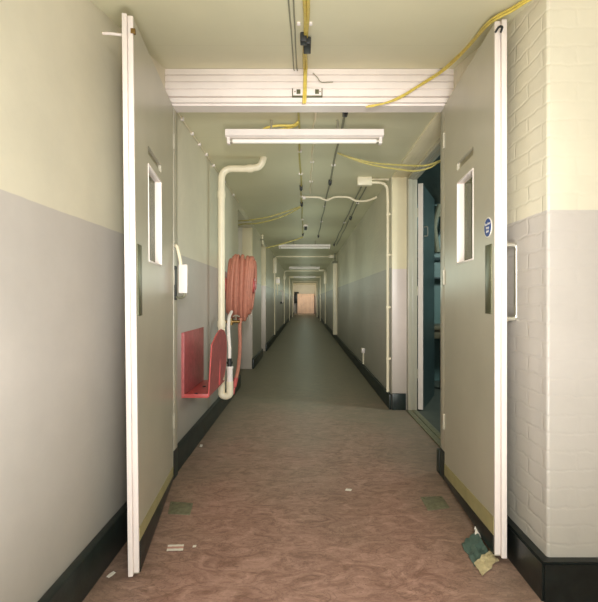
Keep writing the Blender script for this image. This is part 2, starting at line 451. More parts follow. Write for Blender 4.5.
def make_leaf(name, lf, T, win, slot, push, bands, label, handle=True):
    root = bpy.data.objects.new(name, None); COL.objects.link(root)
    root.location = (lf.h.x, lf.h.y, 0); struct(root, label, 'door')
    us = [0, win[0], win[1], lf.L]; zs = [0, win[2], win[3], slot[0], slot[1], 9]
    b = MB(); lf.grid(b, us, zs, {(1, 1), (1, 3)}, T); b.build('leaf_panel', 'leaf', root)
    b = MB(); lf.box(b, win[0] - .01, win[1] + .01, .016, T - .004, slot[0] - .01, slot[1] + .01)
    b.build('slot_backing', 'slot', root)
    # glazing rebate and pane
    b = MB(); e = .006
    for (u0, u1, z0, z1) in ((win[1] - .008, win[1] + .001, win[2], win[3]), (win[0] - .001, win[0] + .003, win[2], win[3]),
                             (win[0], win[1], win[2] - .001, win[2] + .008), (win[0], win[1], win[3] - .008, win[3] + .001)):
        lf.box(b, u0, u1, -.003, T + .003, z0, z1, .001)
    b.build('window_frame', 'white', root)
    b = MB(); lf.box(b, win[0] + .006, win[1] - .006, T * .84, T * .84 + .005, win[2] + .006, win[3] - .006)
    b.build('window_pane', 'glass', root)
    # meeting edge with its rebate
    b = MB(); lf.box(b, -.014, .001, -.002, T * .46, lambda u: lf.bot(u) + .012, lambda u: lf.top(u) - (.0 if 1 else 0), .002)
    lf.box(b, -.022, .001, T * .54, T + .002, lambda u: lf.bot(u), lambda u: lf.top(u) + .004, .002)
    lf.box(b, -.006, .001, T * .4, T * .6, lambda u: lf.bot(u) + .012, lf.top)
    b.build('meeting_edge', 'white', root)
    # push plate
    b = MB(); lf.box(b, push[0], push[1], -.004, .001, push[2], push[3], .0015); b.build('push_plate', 'plate', root)
    # scraped band and black base band, both sloping with the leaf
    (y0, y1), (k0, k1) = bands
    yt = lambda u: y0 + (y1 - y0) * u / lf.L
    kt = lambda u: k0 + (k1 - k0) * u / lf.L
    b = MB(); lf.box(b, .004, lf.L - .004, -.003, .001, kt, yt); b.build('scraped_band', 'kick', root)
    b = MB(); lf.box(b, .002, lf.L - .002, -.005, .001, lambda u: lf.bot(u) + .004, kt, .001); b.build('base_band', 'black', root)
    # pull handle on the back face
    if handle:
        b = MB(); hu = push[0] + .012; z0, z1 = push[2] - .022, push[3] - .004
        dep = .07
        b.tube(bend([lf.p(hu, T, z0), lf.p(hu, T + dep, z0), lf.p(hu, T + dep, z1), lf.p(hu, T, z1)], .022), .0115, 10, False)
        b.build('pull_handle', 'steel', root)
    # three butt hinges
    for z in (.35, 1.3, 2.2):
        b = MB(); b.rod(lf.p(lf.L + .004, -.004, z), lf.p(lf.L + .004, -.004, z + .1), .006, 8)
        b.build('hinge', 'leaf', root)
    return root

# left leaf
lfL = Leaf((-.7315, 1.87), (-.868, 2.84), (.012, .02), (2.428, 2.475), -1, -.011)
Y = lfL.u_at
dl = make_leaf('door_1', lfL, .040, (Y(2.125), Y(2.45), 1.39, 1.875), (1.922, 1.966), (.022, .095, 1.13, 1.448),
               ((.208, .10), (.149, .045)), 'left leaf of the double doors, standing open into the near hall', False)
b = MB(); b.tube([lfL.p(.02, .046, 2.36), lfL.p(.02, .10, 2.362), lfL.p(.03, .135, 2.366)], .006, 8); b.build('stay_rod', 'white', dl)
b = MB(); lfL.box(b, -.017, -.004, -.012, .008, 2.35, 2.372, .001); b.build('flush_bolt', 'brass', dl)
# right leaf
lfR = Leaf((.870, 1.972), (.922, 2.83), (.028, .015), (2.470, 2.482), 1)
Y = lfR.u_at
dr = make_leaf('door_2', lfR, .047, (Y(2.262), Y(2.55), 1.412, 1.895), (1.965, 2.008), (.028, .105, 1.135, 1.462),
               ((.203, .126), (.119, .05)), 'right leaf of the double doors, with a round blue sign, open against the brick wall')
b = MB(); b.tube([lfR.p(-.02, .022, 2.415), lfR.p(-.04, .02, 2.425), lfR.p(-.05, .002, 2.42), lfR.p(-.045, -.012, 2.40)], .005, 8); b.build('hook', 'blackp', dr)
# round sign: white rim, blue disc, three lines of writing
su, sz, sr = Y(2.047), 1.545, .043
def disc(r, w0, w1):
    b = MB(); n = 40
    ring = [lfR.p(su + r * math.cos(2 * math.pi * k / n), w0, sz + r * math.sin(2 * math.pi * k / n)) for k in range(n)]
    b.extrude(ring, lfR.p(su, w1, sz) - lfR.p(su, w0, sz)); return b
sg = disc(sr + .005, -.0025, .001).build('sign', 'paper', dr); sg['label'] = 'round blue notice with white lettering'
disc(sr, -.0035, -.002).build('sign_face', 'blue', sg)
def text_mesh(body, size):
    cu = bpy.data.curves.new('t', 'FONT'); cu.body = body; cu.size = size; cu.align_x = 'CENTER'; cu.align_y = 'CENTER'; cu.extrude = .0003
    o = bpy.data.objects.new('t', cu); COL.objects.link(o)
    bpy.context.view_layer.update()
    me = bpy.data.meshes.new_from_object(o.evaluated_get(bpy.context.evaluated_depsgraph_get()))
    bpy.data.objects.remove(o); return me
b = MB()
for body, dz, size in (('Fire door', .017, .0185), ('keep', -.0005, .0185), ('shut', -.018, .0185)):
    me = text_mesh(body, size)
    base = [b.bm.verts.new(lfR.p(su - v.co.x, -.004 - v.co.z, sz + dz + v.co.y)) for v in me.vertices]
    for p in me.polygons:
        try: b.bm.faces.new([base[i] for i in p.vertices])
        except ValueError: pass
b.build('sign_lettering', 'paper', sg)

# leaf of the side room, swung inward
t = bpy.data.objects.new('door_3', None); COL.objects.link(t); t.location = (1.25, R1 + .03, 0)
struct(t, 'door of the side room, opened inward, showing its white edge', 'door')
a, c = Vector((1.238, R1 - .03)), Vector((1.60, 5.45)); d = (c - a).normalized(); n = Vector((d.y, -d.x))
def lp(u, w, z): q = a + d * u + n * w; return (q.x, q.y, z)
def lbox(b, u0, u1, w0, w1, z0, z1, bev=0):
    b.hexa([lp(u0, w0, z0), lp(u1, w0, z0), lp(u1, w1, z0), lp(u0, w1, z0), lp(u0, w0, z1), lp(u1, w0, z1), lp(u1, w1, z1), lp(u0, w1, z1)], bev); return b
lbox(MB(), .004, .82, 0, .05, .01, 2.46).build('leaf_panel', 'roomdark', t)
lbox(MB(), -.004, .004, -.001, .051, .01, 2.465).build('edge_strip', 'white', t)
for z in (.35, 1.25, 2.1):
    lbox(MB(), -.012, -.003, -.014, .002, z, z + .1).build('hinge', 'steel', t)
MB().tube(bend([lp(.06, .05, 1.9), lp(.06, .09, 1.9), lp(.06, .09, 2.0), lp(.06, .05, 2.0)], .01), .006, 8, False).build('pull_handle', 'steel', t)

# ------------------------------------------------------------------ things on the left wall
# device on the jamb: dark plate, bent white tube, white box
p0 = Vector((-.872, 2.91, 0))
t = thing('door_holder', (-.87, 2.90, 1.2), 'white box on a bent tube fixed to the left door jamb', 'door holder')
b = MB(); b.box(-.8735, -.866, 2.885, 2.925, 1.2, 1.43, .003)
for z in (1.215, 1.415): b.rod((-.866, 2.905, z), (-.862, 2.905, z), .006, 8)
b.build('back_plate', 'blackp', t)
b = MB(); b.tube([(-.868, 2.89, 1.565), (-.852, 2.87, 1.555), (-.835, 2.855, 1.51), (-.822, 2.85, 1.45), (-.820, 2.85, 1.40)], .011, 10); b.build('bent_tube', 'cream', t)
b = MB(); b.box(-.832, -.775, 2.838, 2.862, 1.245, 1.435, .004); b.build('box_cover', 'white', t)
b = MB(); b.tube([(-.866, 2.905, 1.22), (-.84, 2.89, 1.215), (-.80, 2.86, 1.225), (-.80, 2.855, 1.25)], .008, 8); b.build('lower_arm', 'grey', t)

# thin cable along the wall-ceiling angle with its clips
t = thing('ceiling_edge_cable', (XL + .02, 2.98, CEIL - .02), 'painted cable clipped along the left wall just below the ceiling', 'cable')
b = MB(); b.tube([(XL + .012, 2.98 + i * .37, CEIL - .012 - (.004 if i % 2 else 0)) for i in range(9)], .005, 8, True, 3); b.build('cable', 'cream', t)
for y in (3.2, 3.48, 3.72, 3.98, 4.3, 4.9, 5.5):
    MB().box(XL, XL + .024, y - .012, y + .012, CEIL - .026, CEIL - .002, .004).build('clip', 'white', t)

# standpipe
t = thing('water_pipe', (-.79, 4.12, .25), 'thick cream water pipe bending from the ceiling down beside the hose reel', 'pipe')
Yp = 4.12; px = -.795
main = bend([(-.385, Yp - .02, CEIL + .01), (-.42, Yp, 2.475), (-.56, Yp, 2.455), (px, Yp, 2.462), (px, Yp, .36)], .13, 8)
b = MB(); b.tube(main, .033, 16, False); b.build('riser', 'cream', t)
for a0, a1 in (((-.545, Yp, 2.457), (-.50, Yp, 2.462)), ((px, Yp, 2.24), (px, Yp, 2.18)), ((px, Yp, 1.0), (px, Yp, .94))):
    MB().rod(a0, a1, .039, 16).build('collar', 'cream', t)
b = MB(); b.tube(bend([(px, Yp, .37), (px, Yp, .29), (-.755, Yp, .275), (-.715, Yp, .29), (-.715, Yp, .42)], .05, 8), .033, 14, False); b.build('return_bend', 'cream', t)
b = MB(); b.rod((-.715, Yp, .42), (-.715, Yp, .56), .028, 14).rod((-.715, Yp, .545), (-.715, Yp, .565), .034, 14); b.build('valve_body', 'white', t)
b = MB(); b.rod((-.718, Yp, .565), (-.718, Yp, .64), .022, 12).rod((-.718, Yp, .59), (-.718, Yp, .61), .030, 12); b.build('coupling', 'blackp', t)
b = MB(); b.tube([(-.718, Yp, .64), (-.722, Yp + .02, .75), (-.738, Yp + .06, .88), (-.745, Yp + .12, 1.02), (-.75, Yp + .3, 1.08)], .016, 10); b.build('feed_pipe', 'white', t)

# red cradle
t = thing('hose_cradle', (-.81, 3.5, .47), 'red metal cradle with a rounded front plate on the left wall', 'cradle')
zb = .474
b = MB(); b.box(XL, XL + .006, 3.22, 3.90, zb, .955, .002); b.box(XL, XL + .022, 3.212, 3.22, zb, .955, .001); b.build('back_plate', 'redworn', t)
b = MB(); b.box(XL, -.722, 3.22, 3.90, zb - .006, zb, .002); b.box(XL, -.722, 3.214, 3.222, zb - .006, zb + .022, .001); b.build('tray', 'red', t)
prof = [(3.215, zb), (3.215, .865), (3.27, .885), (3.36, .925), (3.46, .95), (3.56, .955), (3.68, .935), (3.78, .88), (3.84, .78), (3.86, .62), (3.80, .52), (3.68, zb)]
lean = lambda y, z: (-.722 + (z - zb) * .06, y, z)
b = MB(); b.extrude([lean(y, z) for y, z in prof], (.007, 0, 0)); b.build('front_plate', 'redworn', t)
b = MB(); b.tube([Vector(lean(y, z)) + Vector((.0035, 0, 0)) for y, z in prof[:-1]], .006, 8, False); b.build('front_rim', 'red', t)
b = MB(); b.box(-.722, -.700, 3.575, 3.583, zb + .02, .94, .001); b.build('front_rib', 'red', t)
for y in (3.33, 3.6):
    b = MB(); b.tube([(-.84 + .012 * math.cos(k), y + .012 * math.sin(k), zb + .002) for k in [i * math.pi / 4 for i in range(8)]], .003, 6, True, 2, True); b.build('drain_ring', 'blackp', t)

# hose reel
hy, hz = 4.92, 1.365
t = thing('hose_reel', (XL, hy, .92), 'red rubber fire hose coiled on a reel on the left wall', 'hose reel')
b = MB()
NL = 8
for i in range(NL):
    x = -.872 + i * .0385
    big = [.295, .325, .345, .345, .335, .325, .318, .31][i]
    sag = [.0, .01, .02, .035, .06, .06, .03, .0][i]
    for r_, dx in ((big, 0), (big - .046, .02)):
        pts = []
        for k in range(20):
            a = 2 * math.pi * k / 20
            s_ = math.sin(a); zz = r_ * s_ - (sag if s_ < 0 else 0) * abs(s_)
            pts.append((x + dx + .018 * math.sin(a * .5 + i * 1.3) + .016 * s_, hy + r_ * .36 * math.cos(a), hz + zz + random.uniform(-.008, .008)))
        b.tube(pts, .0215, 8, True, 3, True)
b.build('hose', 'hose', t)
b = MB(); b.rod((XL + .02, hy, hz), (-.565, hy, hz), .085, 24); b.build('drum', 'red', t)
b = MB(); b.rod((XL, hy, hz), (XL + .02, hy, hz), .16, 24); b.build('wall_flange', 'red', t)
b = MB(); b.rod((-.565, hy, hz), (-.555, hy, hz), .05, 16); b.build('hub', 'redworn', t)
b = MB(); b.rod((-.86, 4.62, .965), (-.70, 4.66, .965), .018, 12).rod((-.79, 4.64, .93), (-.79, 4.64, 1.0), .02, 12)
b.rod((-.90, 4.62, .965), (-.86, 4.62, .965), .03, 12)
vl = b.build('valve', 'brass', t)
b = MB(); b.rod((-.74, 4.65, .98), (-.74, 4.645, 1.03), .009, 8); b.tube([(-.77, 4.62, 1.02), (-.74, 4.63, 1.035), (-.70, 4.64, 1.02)], .008, 8); b.build('valve_lever', 'steel', vl)
b = MB(); b.tube([(-.70, 4.70, 1.0), (-.705, 4.68, .9), (-.70, 4.67, .75), (-.705, 4.67, .6), (-.72, 4.66, .45), (-.735, 4.62, .36)], .0195, 10); b.build('hose_tail', 'hose', t)
b = MB(); b.rod((-.735, 4.62, .36), (-.75, 4.58, .27), .024, 12).rod((-.75, 4.58, .27), (-.757, 4.56, .20), .014, 10); b.build('nozzle', 'red', t)

# ------------------------------------------------------------------ conduits and boxes
zc = CEIL
# right-hand vertical conduit with box
t = thing('electrical_conduit', (.925, 4.85, .18), 'white conduit running down the right wall beside the side doorway', 'conduit')
Yc = 4.775
b = MB(); b.tube(bend([(.73, Yc, 2.505), (.915, Yc, 2.50), (.925, Yc, 2.33), (.925, Yc, .182)], .10, 8), .016, 12, False); b.build('pipe', 'cream', t)
b = MB(); b.tube([(.73, Yc + .01, 2.543), (.94, Yc + .01, 2.543)], .011, 10, False); b.build('branch_pipe', 'cream', t)
b = MB(); b.box(.585, .745, Yc - .04, Yc + .04, 2.468, CEIL, .006); b.build('junction_box', 'cream', t)
for z in (.55, 1.12, 1.7, 2.15): MB().box(.908, XR, Yc - .014, Yc + .014, z - .012, z + .012, .003).build('saddle', 'cream', t)

# wavy conduit across the corridor ceiling
t = thing('wavy_conduit', (.4, 5.45, 2.46), 'thin cream conduit wriggling across the corridor ceiling', 'conduit')
b = MB(); b.tube([at(x, y, 5.45) for x, y in ((303, 198), (305, 197.2), (318, 197.3), (323, 199), (327, 200.2), (331, 198.5), (336, 197), (348, 197.3), (353, 199.5), (357, 201), (366, 201), (371, 199.5), (377, 197))], .0135, 10); b.build('pipe', 'cream', t)
b = MB(); b.rod(at(302.5, 198, 5.45), at(305.5, 197.4, 5.45), .022, 10); b.build('end_cap', 'white', t)

# ceiling runs: (name, x, y0, y1, radius, material, label, connectors)
def run(name, x, y0, y1, r, mat, label, cat, conns, dx=0, clips=()):
    t = thing(name, (x, y0, CEIL - .03), label, cat)
    N = 12
    b = MB(); b.tube([(x + dx * i / N + .006 * math.sin(i * 2.1), y0 + (y1 - y0) * i / N, CEIL - r - .003) for i in range(N + 1)], r, 8, True, 3); b.build('cable' if cat == 'cable' else 'pipe', mat, t)
    for y in conns:
        xx = x + dx * (y - y0) / (y1 - y0)
        b = MB(); b.box(xx - .018, xx + .018, y - .035, y + .035, CEIL - .045, CEIL - .001, .005); b.rod((xx, y - .02, CEIL - .045), (xx, y - .02, CEIL - .065), .010, 8); b.build('connector', 'blackp', t)
    for y in clips:
        xx = x + dx * (y - y0) / (y1 - y0)
        MB().box(xx - .02, xx + .02, y - .01, y + .01, CEIL - .02, CEIL, .003).build('clip', 'white', t)
    return t
run('ceiling_cable', -.045, 2.99, 8.9, .008, 'paleyellow', 'yellowish cable down the middle of the corridor ceiling with black connectors', 'cable', (5.12, 6.0, 8.75), .012, (3.9, 4.6, 5.6, 7.2))
run('ceiling_cable', .29, 2.99, 9.1, .009, 'grey', 'olive cable on the corridor ceiling right of the middle run', 'cable', (3.06, 4.88, 9.0), 0, (4.3, 6.2, 7.4))
run('ceiling_conduit', .075, 2.99, 5.42, .009, 'cream', 'pale conduit on the ceiling between the two cables, ending at the wavy conduit', 'conduit', (), .0, (3.6, 4.2, 4.9))
run('ceiling_conduit', .67, 4.9, 10.6, .009, 'grey', 'grey conduit on the ceiling close to the right wall, inner of the pair', 'conduit', (10.4,), .05, (7.5,))
run('ceiling_conduit', .73, 4.9, 10.6, .008, 'grey', 'grey conduit on the ceiling close to the right wall, outer of the pair', 'conduit', (7.0,), .06, (6.0,))
# ceiling rose
t = thing('ceiling_rose', (.01, 7.9, CEIL - .07), 'small white ceiling rose with a black lampholder beyond the wavy conduit', 'light fitting')
b = MB(); b.rod((.02, 7.8, CEIL), (.02, 7.8, CEIL - .03), .045, 16); b.build('rose', 'white', t)
b = MB(); b.rod((.02, 7.8, CEIL - .03), (.02, 7.8, CEIL - .09), .025, 12); b.build('lampholder', 'blackp', t)

# slack cable pairs
def strand(name, pts, r, mat, label, more=()):
    b = MB(); b.tube(pts, r, 8)
    if not more:
        return tag(b.build(name, mat, None, 'base'), label, 'cable')
    t = thing(name, pts[0], label, 'cable')
    b.build('strand', mat, t)
    for q in more: MB().tube(q, r, 8).build('strand', mat, t)
    return t
strand('slack_cable', [at(337.4, 153, 3.88), at(352, 158, 3.88), at(374, 163, 3.85), at(400, 165, 3.75), at(425, 165.5, 3.6), at(441, 160.4, 3.5), at(452, 156, 3.5)], .008, 'paleyellow',
       'pair of slack yellow cables swinging from the ceiling into the side room',
       ([at(337.4, 153, 3.88), at(350, 158, 3.88), at(372, 165, 3.85), at(400, 169.5, 3.75), at(416, 171, 3.65), at(430, 167.5, 3.6), at(438, 162.5, 3.55), at(453, 157, 3.55)],))
strand('slack_cable', [at(300.5, 206.5, 6.0), at(285, 212, 6.0), at(268, 217, 6.0), at(250, 220, 6.1), at(238, 221, 6.4), at(233, 221, 6.6)], .009, 'paleyellow',
       'pair of slack cables drooping from the ceiling into the recess above the hose reel',
       ([at(300.5, 207.5, 6.0), at(286, 215, 6.0), at(272, 220, 6.0), at(256, 223.5, 6.1), at(244, 224, 6.4), at(235, 225.5, 6.6)],))
strand('slack_cable', [at(303, 237, 8.75), at(295, 240, 8.75), at(280, 244.5, 8.75), at(270, 247, 8.75), at(266, 248, 8.8)], .012, 'paleyellow', 'slack cable behind the drooping pair, running to the second left recess')
# coil lying on top of the first light
zt = 2.475
strand('yellow_cable', [(-.05, 3.26, 2.552), (-.05, 3.25, 2.545), (-.09, 3.27, 2.528), (-.2, 3.25, 2.518), (-.29, 3.26, 2.505), (-.312, 3.28, 2.497), (-.28, 3.31, 2.500), (-.16, 3.30, 2.512), (-.07, 3.29, 2.535), (-.05, 3.28, 2.552)], .009, 'yellow', 'loop of yellow cable lying on top of the nearest ceiling light')

# near hall: yellow cables up the ceiling, over the frame
cz = lambda y: ch(y) if y > 1.6 else ch(1.6)
def along(x0, x1, y0, y1, n=7, off=.012, wob=.004):
    return [(x0 + (x1 - x0) * i / n + wob * math.sin(i * 1.7 + x0 * 90), y0 + (y1 - y0) * i / n, cz(y0 + (y1 - y0) * i / n) - off) for i in range(n + 1)]
t = thing('yellow_cable', (.0, 1.5, 2.4), 'twin yellow cable along the near ceiling and down over the door-frame head', 'cable')
for dx in (0, .013):
    b = MB(); b.tube(along(.001 + dx, .0 + dx * .9, .9, 2.76) + [(.0 + dx * .8, 2.80, 2.69), (-.002 + dx * .8, 2.813, 2.60), (-.006 + dx, 2.806, 2.52), (-.008 + dx * .8, 2.815, 2.485)], .0075, 8); b.build('strand', 'yellow', t)
b = MB(); b.box(-.022, .012, 2.20, 2.245, cz(2.22) - .05, cz(2.22) - .004, .004).box(-.006, .034, 2.24, 2.34, cz(2.3) - .06, cz(2.3) - .0225, .005); b.build('connector', 'blackp', t)
for sx in (-.028, .03): MB().rod((sx, 2.08, cz(2.08)), (sx, 2.08, cz(2.08) - .012), .009, 10).build('clip', 'white', t)
for x, lab in ((-.066, 'thin grey wire along the near ceiling, farther left of the twin yellow cable'), (-.046, 'thin grey wire along the near ceiling, next to the twin yellow cable')):
    b = MB(); b.tube(along(x, x - .004, .9, 2.80, 6, .004, .001) + [(x, 2.812, 2.70)], .0035, 6); tag(b.build('ceiling_wire', 'grey', None, 'base'), lab, 'wire')
strand('yellow_cable', [at(366, 107, 2.80), at(376, 105.5, 2.80), at(398, 99, 2.805), at(418, 87, 2.805), at(440, 73.5, 2.78), at(455, 61, 2.60), at(470, 45.5, 2.34), at(490, 23.5, 2.0), at(512, 11, 1.88), at(527, 1.5, 1.815), at(538, -4.5, 1.785)], .0055, 'yellow',
       'slack yellow cable pair rising from the frame head over the right door leaf',
       ([at(368, 106, 2.81), at(385, 103, 2.81), at(402, 95.5, 2.81), at(420, 84.5, 2.81), at(440, 71.5, 2.79), at(455, 58.5, 2.61), at(470, 43.5, 2.35), at(489, 21.5, 2.01), at(511, 8.5, 1.88), at(526, -.5, 1.81), at(536, -5.5, 1.785)],))
# catch plate on the head
t = thing('catch_plate', (.018, 2.82, 2.56), 'white catch plate in the middle of the door-frame head', 'catch plate')
b = MB(); b.box(at(293, 0, 2.82).x, at(321.5, 0, 2.82).x, 2.812, 2.838, at(0, 95.5, 2.82).z, at(0, 88.7, 2.82).z, .003); b.build('plate', 'white', t)
MB().box(at(292, 0, 2.82).x, at(322.5, 0, 2.82).x, 2.822, 2.842, at(0, 96.3, 2.82).z, at(0, 88, 2.82).z, .002).build('backing', 'plate', t)
for x in (298.5, 317): 
    p = at(x, 92, 2.815); MB().box(p.x - .013, p.x + .013, 2.808, 2.814, p.z - .015, p.z + .015, .002).build('catch', 'plate', t)
for x in (295, 320):
    p = at(x, 92, 2.815); MB().rod((p.x, 2.814, p.z), (p.x, 2.809, p.z), .004, 8).build('screw', 'brass', t)
b = MB(); b.tube([at(313, 73, 2.815), at(317, 77, 2.805), at(321, 82, 2.812), at(328, 82.2, 2.815), at(333, 82, 2.818)], .0025, 6); tag(b.build('loose_wire', 'grey', None, 'base'), 'short loose wire on the face of the door-frame head', 'wire')

# fluorescent fittings
def light(y, label):
    t = thing('ceiling_light', (0.004, y, 2.42), label, 'ceiling light', 'fluorescent lights down the corridor')
    w = .592
    b = MB(); b.extrude([(-w, y - .045, 2.475), (-w, y + .045, 2.475), (-w, y + .045, 2.43), (-w, y + .03, 2.422), (-w, y - .03, 2.422), (-w, y - .045, 2.43)], (2 * w, 0, 0)); b.build('housing', 'white', t)
    b = MB(); b.rod((-w + .05, y, 2.399), (w - .05, y, 2.399), .0165, 16); tb = b.build('tube', 'tube', t)
    for sx in (-1, 1): MB().rod((sx * (w - .05), y, 2.399), (sx * (w - .032), y, 2.399), .017, 16).build('tube_cap', 'steel', tb)
    for sx in (-1, 1):
        b = MB(); b.box(sx * (w - .02) - .012, sx * (w - .02) + .012, y - .024, y + .024, 2.376, 2.425, .004); b.build('lampholder', 'white', t)
    for sx in (-.25, .25): MB().rod((sx, y, 2.475), (sx, y, CEIL), .010, 8).build('hanger', 'steel', t)
light(3.25, 'nearest white fluorescent batten light, just past the door frame')
light(9.9, 'second white fluorescent batten light along the corridor')
light(16.5, 'third white fluorescent batten light along the corridor')
light(23.0, 'fourth and farthest white fluorescent batten light along the corridor')

# conduits further down
def arch(y, xl, xr, label, boxes, legs, zt=2.49, r=.016, mat='cream'):
    t = thing('conduit_arch', (0, y, .18), label, 'conduit')
    pts = []
    if legs[0] is not None: pts.append((xl, y, legs[0]))
    pts += [(xl, y, zt), (xr, y, zt)]
    if legs[1] is not None: pts.append((xr, y, legs[1]))
    b = MB(); b.tube(bend(pts, .12, 6), r, 10, False); b.build('pipe', mat, t)
    for (x0, x1, z0, z1) in boxes:
        MB().box(x0, x1, y - .05, y + .05, z0, z1, .008).build('junction_box', 'cream', t)
arch(12.6, -.875, .82, 'first cream conduit crossing the corridor overhead past the second light, dropping down the left wall',
     ((-.918, -.815, 1.98, 2.42), (.72, .92, 2.43, 2.52)), (.182, None), 2.47, .02)
arch(18.6, -.875, .90, 'second cream conduit crossing the corridor overhead, with boxes on both walls',
     ((-.915, -.82, 2.08, 2.24), (.62, .85, 2.45, 2.52), (.84, .95, 1.9, 2.42)), (.182, .182), 2.46, .022)
t = thing('wall_box', (-.89, 13.9, 1.7), 'small cream switch box on the left wall past the first overhead conduit', 'switch box')
MB().box(XL, -.80, 13.85, 13.97, 1.70, 1.94, .01).build('case', 'cream', t); MB().box(XL, -.79, 13.84, 13.86, 1.75, 1.89, .004).build('lid', 'white', t)
MB().rod((-.87, 13.9, 1.7), (-.87, 13.9, 1.35), .015, 8).build('drop_pipe', 'cream', t)
t = thing('grab_bar', (-.86, 16.4, 1.1), 'short white vertical bar on the left wall near the second overhead conduit', 'bar')
MB().tube(bend([(XL, 16.4, 1.12), (-.83, 16.4, 1.12), (-.83, 16.4, 1.55), (XL, 16.4, 1.55)], .04), .035, 10, False).build('bar', 'white', t)
MB().box(XL, -.85, 16.36, 16.44, 1.06, 1.14, .006).build('bracket', 'blackp', t)
# cream boxed pipe on the right wall
t = thing('boxed_pipe', (.89, 12.5, .2), 'cream boxed pipe standing against the right wall far down the corridor', 'pipe')
MB().box(.825, XR - .001, 12.42, 12.54, .19, 2.3, .02, 3).build('casing', 'cream', t)
MB().box(.815, XR - .001, 12.41, 12.55, 2.26, 2.32, .008).build('collar', 'grey', t)
MB().rod((.885, 12.48, 2.32), (.885, 12.48, CEIL), .02, 10).build('pipe', 'grey', t)
# thin pipe beside second left recess
t = thing('corner_pipe', (-.88, 9.0, 2.2), 'short cream pipe at the top of the second left recess', 'pipe')
b = MB(); b.tube([(-.875, 8.95, CEIL), (-.875, 8.95, 2.45), (-.87, 9.0, 2.38), (-.86, 9.2, 2.36)], .02, 10); b.build('pipe', 'cream', t)
MB().box(XL, -.85, 8.92, 8.98, 2.44, 2.47, .004).build('bracket', 'grey', t)
# low socket on the right wall
t = thing('wall_socket', (.93, 6.85, .2), 'low white socket with a short drop pipe on the right wall', 'socket')
MB().box(.905, XR, 6.80, 6.90, .36, .435, .006).build('box', 'white', t)
MB().rod((.935, 6.83, .36), (.935, 6.83, .182), .013, 8).build('drop_pipe', 'cream', t)

# far end
t = thing('end_partition', (.1, 37.5, 0), 'pale pink boarded partition closing the far end of the corridor', 'partition')
b = MB()
for i in range(4): b.box(-.62 + i * .37, -.62 + i * .37 + .365, 37.4, 37.46, .02, 1.74, .006)
b.build('boards', 'endboard', t)
MB().box(-.64, .88, 37.46, 37.52, 0, .1, .006).box(-.64, .88, 37.46, 37.52, 1.5, 1.6, .006).build('battens', 'wood', t)
t = thing('dark_cabinet', (-.73, 37.6, .9), 'dark cupboard on the end wall left of the pink partition', 'cupboard')
MB().box(-.875, -.50, 37.55, LEN, .95, 1.9, .01).build('case', 'roomdark', t); MB().box(-.865, -.51, 37.53, 37.55, .96, 1.89, .006).build('door', 'black', t)

# ------------------------------------------------------------------ things on the floor
def floor_plate(c, label):
    t = thing('floor_spring_plate', (sum(p[0] for p in c) / 4, sum(p[1] for p in c) / 4, 0), label, 'floor plate')
    b = MB(); b.hexa([(x, y, -.004) for x, y in c] + [(x, y, .004) for x, y in c], .001); b.build('plate', 'floorplate', t)
    m = [Vector((x, y, .004)) for x, y in c]
    for u, v in ((.12, .15), (.88, .15), (.88, .85), (.12, .85)):
        p = (m[0] * (1 - u) + m[1] * u) * (1 - v) + (m[3] * (1 - u) + m[2] * u) * v
        MB().rod(p - Vector((0, 0, .002)), p + Vector((0, 0, .0015)), .006, 10).build('screw', 'plate', t)
gp = lambda x, y: ((x - CX) * (HC * F_PX / (y - CY)) / F_PX, HC * F_PX / (y - CY))
floor_plate([gp(428, 511), gp(449.5, 508), gp(442, 496.5), gp(420.5, 497.5)], 'greenish metal plate let into the floor by the right door leaf')
floor_plate([gp(168, 514), gp(190, 515), gp(193, 503.5), gp(170.5, 502)], 'greenish metal plate let into the floor by the left door leaf')

def sheet(name, c, h, mat, label, cat, stripe=None):
    t = thing(name, (sum(p[0] for p in c) / 4, sum(p[1] for p in c) / 4, 0), label, cat)
    n = 6; b = MB(); g = []
    for i in range(n + 1):
        r = []
        for j in range(4):
            u, v = i / n, j / 3
            p = [(c[0][k] * (1 - u) + c[1][k] * u) * (1 - v) + (c[3][k] * (1 - u) + c[2][k] * u) * v for k in (0, 1)]
            r.append(b.bm.verts.new((p[0], p[1], .0015 + h * abs(math.sin(i * 1.3 + j)) * .5)))
        g.append(r)
    for i in range(n):
        for j in range(3):
            f = b.bm.faces.new((g[i][j], g[i + 1][j], g[i + 1][j + 1], g[i][j + 1])); f.material_index = 1 if stripe is not None and j == stripe else 0
    ex = bmesh.ops.extrude_face_region(b.bm, geom=b.bm.faces[:])
    for v in ex['geom']:
        if isinstance(v, bmesh.types.BMVert): v.co.z += .0012
    b.build('sheet', [mat, 'redink'], t)
    return t
sheet('paper_scrap', [gp(166.5, 551.5), gp(183, 551), gp(184, 545), gp(168, 545.5)], .003, 'paper', 'white paper strip with a red line lying by the left floor plate', 'paper', 1)
sheet('paper_scrap', [gp(106, 577.5), gp(109, 579), gp(116, 573.5), gp(113, 572)], .006, 'paper', 'small white scrap under the left door leaf by the skirting', 'paper')
sheet('paper_scrap', [gp(192.5, 548), gp(196, 547.6), gp(196.5, 545.5), gp(193, 546)], .003, 'paper', 'tiny pale scrap right of the red-lined paper strip', 'paper')
sheet('paper_scrap', [gp(199.5, 447), gp(202, 447.4), gp(202.8, 445), gp(200.4, 444.6)], .003, 'paper', 'tiny white scrap on the corridor floor near the left skirting', 'paper')
sheet('paper_scrap', [gp(345, 491), gp(351, 491.5), gp(352, 489.5), gp(346, 489)], .002, 'paper', 'pale scuffed scrap in the middle of the corridor floor', 'paper')

